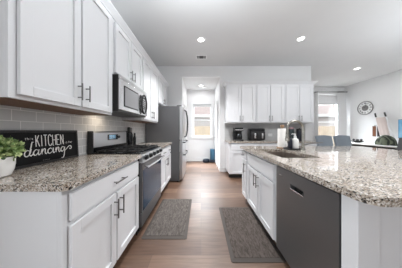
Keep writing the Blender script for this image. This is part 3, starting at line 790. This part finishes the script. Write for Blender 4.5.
for s in (-1, 1):
    bk = obj('basket', B(s*.095-.09, s*.095+.09, -.148, -.131, .03, .245, .012, 2), 'black_matte', t, True)
    hb = bmesh.new(); box(hb, s*.095-.022, s*.095+.022, -.20, -.149, .06, .20, .008, 2)
    obj('handle', hb, 'stainless_bright', bk, True)
t = thing('canister', 'dark navy canister on back counter seen through faucet', 'canister', (2.67, 3.80, .9155))
obj('canister_body', lathe(bmesh.new(), [(.07, 0), (.075, .01), (.075, .26), (.07, .27)]), 'navy', t, True)
obj('lid', lathe(bmesh.new(), [(.073, .2705), (.076, .28), (.07, .315), (.02, .32), (.015, .335)]), 'black_plastic', t, True)
t = thing('canister', 'dark jar with dusky pink lid left of the navy canister', 'canister', (2.47, 3.85, .9155))
obj('canister_body', lathe(bmesh.new(), [(.07, 0), (.075, .01), (.075, .30), (.07, .31)]), 'teal_dark', t, True)
obj('lid', lathe(bmesh.new(), [(.073, .3105), (.076, .315), (.07, .355), (.01, .36)]), 'pink_lid', t, True)
t = thing('wall_outlet', 'white outlet on backsplash beside the black fryer', 'outlet', (1.985, 4.0195, 1.02))
obj('cover_plate', B(-.058, .058, -.007, -.0005, 0, .075, .003), 'trim_white', t)
sk = bmesh.new()
for x in (-.028, .028): box(sk, x-.016, x+.016, -.009, -.0072, .02, .055, .001)
obj('socket', sk, 'curtain_white', t)

# ------------------------------------------------------------------ ceiling fittings
def can(x, y, z, label, power, spread=PI):
    t = thing('recessed_light', label, 'light', (x, y, z), 0, 'recessed ceiling lights')
    b = bmesh.new(); n = 28; R = [(.088, -.001), (.085, -.007), (.066, -.008), (.060, -.002)]
    rg = [[b.verts.new((r*math.cos(2*PI*j/n), r*math.sin(2*PI*j/n), q)) for j in range(n)] for r, q in R]
    for i in range(4):
        for j in range(n): b.faces.new((rg[i][j], rg[i][(j+1) % n], rg[(i+1) % 4][(j+1) % n], rg[(i+1) % 4][j]))
    obj('trim_ring', b, 'trim_white', t, True)
    obj('diffuser', lathe(bmesh.new(), [(.060, -.001), (.0605, -.004), (.05, -.006), (.001, -.007)], n=28), 'lamp_glow', t, True)
    l = bpy.data.lights.new('downlight', 'AREA'); l.shape = 'DISK'; l.size = .11; l.energy = power; l.spread = spread; l.color = (.98, .985, 1)
    o = bpy.data.objects.new('downlight', l); C.objects.link(o); o.location = (x, y, z-.012)
can(0, 2.86, CZ, 'recessed ceiling light before the air vent', 33, 1.85)
can(2.02, 2.83, CZ, 'recessed ceiling light above the far side of island', 3.5)
can(4.67, 4.19, CZ, 'recessed ceiling light in the living area', 14)
can(0, 4.85, 2.74, 'small recessed ceiling light in the hallway', 6)
for x, y, e in ((2.02, .6, 56),):
    l = bpy.data.lights.new('downlight', 'AREA'); l.shape = 'DISK'; l.size = .14; l.energy = e; l.color = (.98, .985, 1)
    o = bpy.data.objects.new('downlight', l); C.objects.link(o); o.location = (x, y, CZ-.012)
t = thing('ceiling_vent', 'grey air vent in ceiling before hallway opening', 'vent', (.01, 3.53, CZ))
f = bmesh.new(); box(f, -.14, -.115, -.09, .09, -.01, -.0005); box(f, .115, .14, -.09, .09, -.01, -.0005); box(f, -.115, .115, -.09, -.07, -.01, -.0005); box(f, -.115, .115, .07, .09, -.01, -.0005)
obj('frame', f, 'trim_white', t)
obj('backing', B(-.115, .115, -.07, .07, -.003, -.0008), 'curtain_grey', t)
sl = bmesh.new()
for k in range(9): y = -.06+k*.015; box(sl, -.05, .05, y-.006, y+.006, -.009, -.0032)
for s in (-1, 1):
    for k in range(3): x = s*(.08+k*.015); box(sl, x-.003, x+.003, -.068, .068, -.009, -.0032)
obj('louver', sl, 'vent_grey', t)
t = thing('smoke_detector', 'white smoke detector on hallway ceiling', 'detector', (.13, 5.0, 2.74))
obj('housing', lathe(bmesh.new(), [(.065, -.0005), (.065, -.02), (.05, -.034), (.002, -.036)]), 'trim_white', t, True)
obj('sensor_cap', lathe(bmesh.new(), [(.02, -.0365), (.02, -.042), (.002, -.043)]), 'curtain_grey', t, True)

# ------------------------------------------------------------------ hall floor pieces
t = thing('pet_feeder', 'tall blue dispenser with dark bowl tray on hallway floor', 'pet feeder', (.43, 5.27, .0005))
obj('dispenser', B(-.085, .085, -.08, .10, .10, .49, .018, 2), 'blue_plastic', t, True)
obj('base', B(-.095, .095, -.10, .115, .0, .0995, .015, 2), 'navy_plastic', t, True)
bw = obj('bowl_tray', lathe(bmesh.new(), [(.12, 0), (.13, .02), (.125, .09), (.10, .115), (.095, .10), (.01, .05)], -.235, -.01, 22), 'navy_plastic', t, True)

# ------------------------------------------------------------------ stools
def stool(name, label, loc, rz, m, group):
    t = thing(name, label, 'stool', loc, rz, group)   # faces +y (towards the counter), back at -y
    g = [[Vector((-.165+.33*j/8, .20-.40*i/6, .635+.012*math.sin(PI*j/8)*math.sin(PI*i/6))) for j in range(9)] for i in range(7)]
    obj('seat', sheet(bmesh.new(), g, .06), m, t, True)
    g = []
    for i in range(9):
        u = i/8; row = []
        for j in range(11):
            s = -1+2*j/10; wd = .158+.010*u
            row.append(Vector((s*wd, -.20-.10*u+.055*s*s, .66+.42*u-.015*s*s*u)))
        g.append(row)
    obj('backrest', sheet(bmesh.new(), g, .035), m, t, True)
    for sx, sy in ((1, 1), (-1, 1), (1, -1), (-1, -1)):
        obj('leg', tube(bmesh.new(), [(sx*.135, sy*.15, .60), (sx*.15, sy*.19, 0)], [.017, .012], 10), 'black_matte', t, True)
    fr = [(sx*.145, sy*.178, .22) for sx, sy in ((1, 1), (-1, 1), (-1, -1), (1, -1))]
    obj('footrest', tube(bmesh.new(), fr, .009, 8, True), 'black_matte', t, True)
    return t
stool('bar_stool', 'grey blue bar stool at far island edge nearer the faucet', (2.50, 2.625, 0), PI, 'stool_fabric', 'bar stools round the island')
stool('bar_stool', 'grey bar stool at far island edge nearer the clock wall', (2.868, 2.625, 0), PI, 'stool_fabric', 'bar stools round the island')
stool('bar_stool', 'dark charcoal bar stool at right side of island', (2.80, 1.98, 0), PI/2, 'stool_dark', 'bar stools round the island')

# ------------------------------------------------------------------ living area
t = thing('curtain_rod', 'dark curtain rod above the living area window', 'curtain rod', (4.4, 5.80, 2.785))
obj('rod', tube(bmesh.new(), [(0, 0, 0), (1.62, 0, 0)], .013, 10), 'nickel_dark', t, True)
for x in (-.02, 1.64): obj('finial', lathe(bmesh.new(), [(.001, -.03), (.022, -.015), (.026, 0), (.022, .015), (.001, .03)], n=12), 'nickel_dark', t, True).location = (x, 0, 0)
for x in (.35, 1.45): obj('bracket', B(x-.01, x+.01, .015, .148, -.03, -.012), 'nickel_dark', t)
def curtain(label, x0, x1, folds):
    t = thing('curtain', label, 'curtain', ((x0+x1)/2, 5.80, .02), 0, 'window curtains')
    W = (x1-x0)/2; n = folds*8; g = []
    for i in range(8):
        z = 2.73*i/7; am = .045*(1-.25*i/7)
        g.append([Vector((-W+2*W*j/n, am*math.sin(2*PI*folds*j/n), z)) for j in range(n+1)])
    obj('fabric', sheet(bmesh.new(), g, .003), 'curtain_white', t, True)
    gr = bmesh.new()
    for k in range(folds*2):
        x = -W+2*W*(k+.5)/(folds*2)
        tube(gr, [(x, .030*math.cos(a), 2.765+.030*math.sin(a)) for a in [2*PI*q/12 for q in range(12)]], .005, 6, True)
    obj('curtain_ring', gr, 'nickel_dark', t, True)
    return t
curtain('white curtain at the corner side of living area window', 5.66, 6.0, 4)
curtain('narrow white curtain at wall side of living area window', 4.70, 4.84, 2)
# clock on the right wall
t = thing('wall_clock', 'round open dial wall clock on the right wall', 'clock', (6.098, 5.19, 2.02), -PI/2)
R = .248
obj('rim', tube(bmesh.new(), [(R*.97*math.cos(a), -.02, R*.97*math.sin(a)) for a in [2*PI*k/40 for k in range(40)]], .012, 8, True), 'nickel_dark', t, True)
obj('dial', lathe(bmesh.new(), [(R*.95, .004), (R*.95, .012), (.001, .0125)], 0, 0, 40, 'y'), 'trim_white', t)
obj('hub_plate', lathe(bmesh.new(), [(R*.42, .013), (R*.42, .022), (.001, .024)], 0, 0, 30, 'y'), 'nickel_dark', t, True)
nm_ = bmesh.new()
for k in range(12):
    a = k*PI/6; c = Vector((math.sin(a), 0, math.cos(a))); s = Vector((math.cos(a), 0, -math.sin(a)))
    ROM = [3, 1, 2, 3, 2, 1, 2, 3, 3, 2, 1, 2][k]
    for q in range(ROM):
        o_ = (q-(ROM-1)/2)*.022
        tube(nm_, [c*R*.60+s*o_+Vector((0, -.015, 0)), c*R*.82+s*o_+Vector((0, -.015, 0))], .005, 6)
obj('numerals', nm_, 'black_matte', t)
hd = bmesh.new(); tube(hd, [(0, -.028, 0), (-.10, -.028, .05)], .006, 6); tube(hd, [(0, -.030, 0), (.05, -.030, .17)], .005, 6)
obj('hands', hd, 'black_matte', t)
# long table along the right wall
t = thing('console_table', 'long white topped table along the right wall', 'table', (5.67, 4.55, 0))
obj('table_top', B(-.40, .40, -1.75, .85, .71, .745, .004), 'table_white', t)
obj('apron', B(-.36, .36, -1.70, .80, .62, .7095), 'toe_dark', t)
for sx in (-1, 1):
    for y in (-1.66, .76): obj('leg', B(sx*.33-.03, sx*.33+.03, y-.03, y+.03, 0, .6195, .004), 'toe_dark', t)
# blanket ladder
t = thing('blanket_ladder', 'white blanket ladder with dark tips on the table', 'ladder', (5.80, 4.30, .7455))
LA = (Vector((.02, .18, .016)), Vector((.19, .52, 1.03))); LB = (Vector((.02, -.12, .016)), Vector((.19, .27, 1.03)))
for a, c in (LA, LB):
    r_ = obj('rail', tube(bmesh.new(), [a+Vector((0, 0, .0)), a.lerp(c, .86)], .018, 8), 'trim_white', t, True)
    obj('rail_tip', tube(bmesh.new(), [a.lerp(c, .862), c], .021, 8), 'gasket', r_, True)
for u in (.15, .40, .62, .82): obj('rung', tube(bmesh.new(), [LA[0].lerp(LA[1], u), LB[0].lerp(LB[1], u)], .014, 8), 'trim_white', t, True)
def drape(name, label, cat, u, drop_f, drop_b, e0, e1, mt, off=.024, wav=.012):
    """cloth folded over the rung at height fraction u; e0..e1 = span along the rung"""
    a, c = LA[0].lerp(LA[1], u), LB[0].lerp(LB[1], u); base = Vector((5.80, 4.30, .7455)); g = []
    prof = [(-off, -drop_f+drop_f*k/6) for k in range(7)]+[(-off*.7, off*.7), (0, off), (off*.7, off*.7)]+[(off, -drop_b*k/4) for k in range(5)]
    for i in range(13):
        s = e0+(e1-e0)*i/12; p = base+a.lerp(c, s); row = []
        for q, (dx, dz) in enumerate(prof):
            k = -min(0, dz) if dx < 0 else 0
            row.append(Vector((p.x+dx-.17*k-wav*(1+math.sin(i*1.5))*k, p.y-.335*k, p.z+dz)))
        g.append(row)
    return tag(obj(name, sheet(bmesh.new(), g, .004), mt, None, True), label, cat)
drape('throw_blanket', 'cream pink throw hanging on the top ladder rung', 'blanket', .82, .56, .2, .03, .97, 'cream_cloth', .032)
# heaped green throw on the table in front of ladder
def heap(name, label, cat, cx, cy, z, rx, ry, h, mt, seed):
    rnd = random.Random(seed); b = bmesh.new(); n = 28; rings = []
    for i in range(8):
        u = i/7; rg = []
        for j in range(n):
            a = 2*PI*j/n; k = 1+.07*math.sin(a*5+seed)+.05*math.sin(a*9)
            rr = math.cos(u*PI/2)**.75*k
            rg.append(b.verts.new((cx+rx*rr*math.cos(a), cy+ry*rr*math.sin(a), z+h*math.sin(u*PI/2)*(1+.06*math.sin(a*4+u*3)) )))
        rings.append(rg)
    for i in range(7):
        for j in range(n): b.faces.new((rings[i][j], rings[i][(j+1) % n], rings[i+1][(j+1) % n], rings[i+1][j]))
    b.faces.new(list(reversed(rings[0]))); b.faces.new(rings[-1])
    return tag(obj(name, b, mt, None, True), label, cat)
heap('throw_blanket', 'green striped throw heaped on the table by the ladder', 'blanket', 5.58, 4.23, .7455, .12, .23, .29, 'plaid_green', 3)
def hang(name, label, cat, x, y, w, z0, z1, mt):
    g = [[Vector((x+.008*math.sin(j*1.4), y-w/2+w*j/8, z0+(z1-z0)*i/6)) for j in range(9)] for i in range(7)]
    t = thing(name, label, cat, (x, y, z1)); g = [[v-Vector((x, y, z1)) for v in r] for r in g]
    obj('cloth', sheet(bmesh.new(), g, .012), mt, t, True)
    obj('hook', tube(bmesh.new(), [(6.098-x, 0, .02), (6.06-x, 0, .02), (0, 0, .03), (0, 0, -.01)], .006, 6), 'nickel_dark', t, True)
hang('scarf', 'brown cloth hanging on wall beside the ladder', 'cloth', 6.02, 4.86, .09, .98, 1.34, 'brown_cloth')
hang('scarf', 'dark cloth hanging between brown cloth and ladder', 'cloth', 6.02, 4.74, .07, .98, 1.34, 'dark_cloth')
# screen
t = thing('monitor', 'blue lit screen on a stand at edge of frame', 'monitor', (5.86, 3.86, .7455), -PI/2)
obj('stand', lathe(bmesh.new(), [(.11, 0), (.11, .01), (.02, .014), (.02, .22)]), 'black_plastic', t, True)
obj('bezel', B(-.29, .40, -.02, .025, .21, .765, .004), 'black_plastic', t)
obj('screen', B(-.28, .39, -.024, -.0205, .222, .753), 'screen_blue', t)
# dark bowl of odds and ends
t = thing('decor_bowl', 'small dark bowl of round objects on far table end', 'bowl', (5.72, 5.12, .7455))
obj('bowl', lathe(bmesh.new(), [(.06, 0), (.13, .03), (.17, .065), (.165, .068), (.12, .04), (.01, .02)]), 'black_matte', t, True)
for k, (x, y, r) in enumerate(((0, 0, .04), (.075, .055, .036), (-.075, -.055, .036), (.055, -.075, .036), (-.055, .075, .036))):
    s = tag(obj('decor_ball', lathe(bmesh.new(), [(r*math.sin(PI*i/8), -r*math.cos(PI*i/8)) for i in range(9)], n=14), 'gasket', None, True), 'dark round ball in the small bowl on the table', 'ball', 'balls in the bowl')
    s.location = (5.72+x, 5.12+y, .7455+.055+r+.004*k)
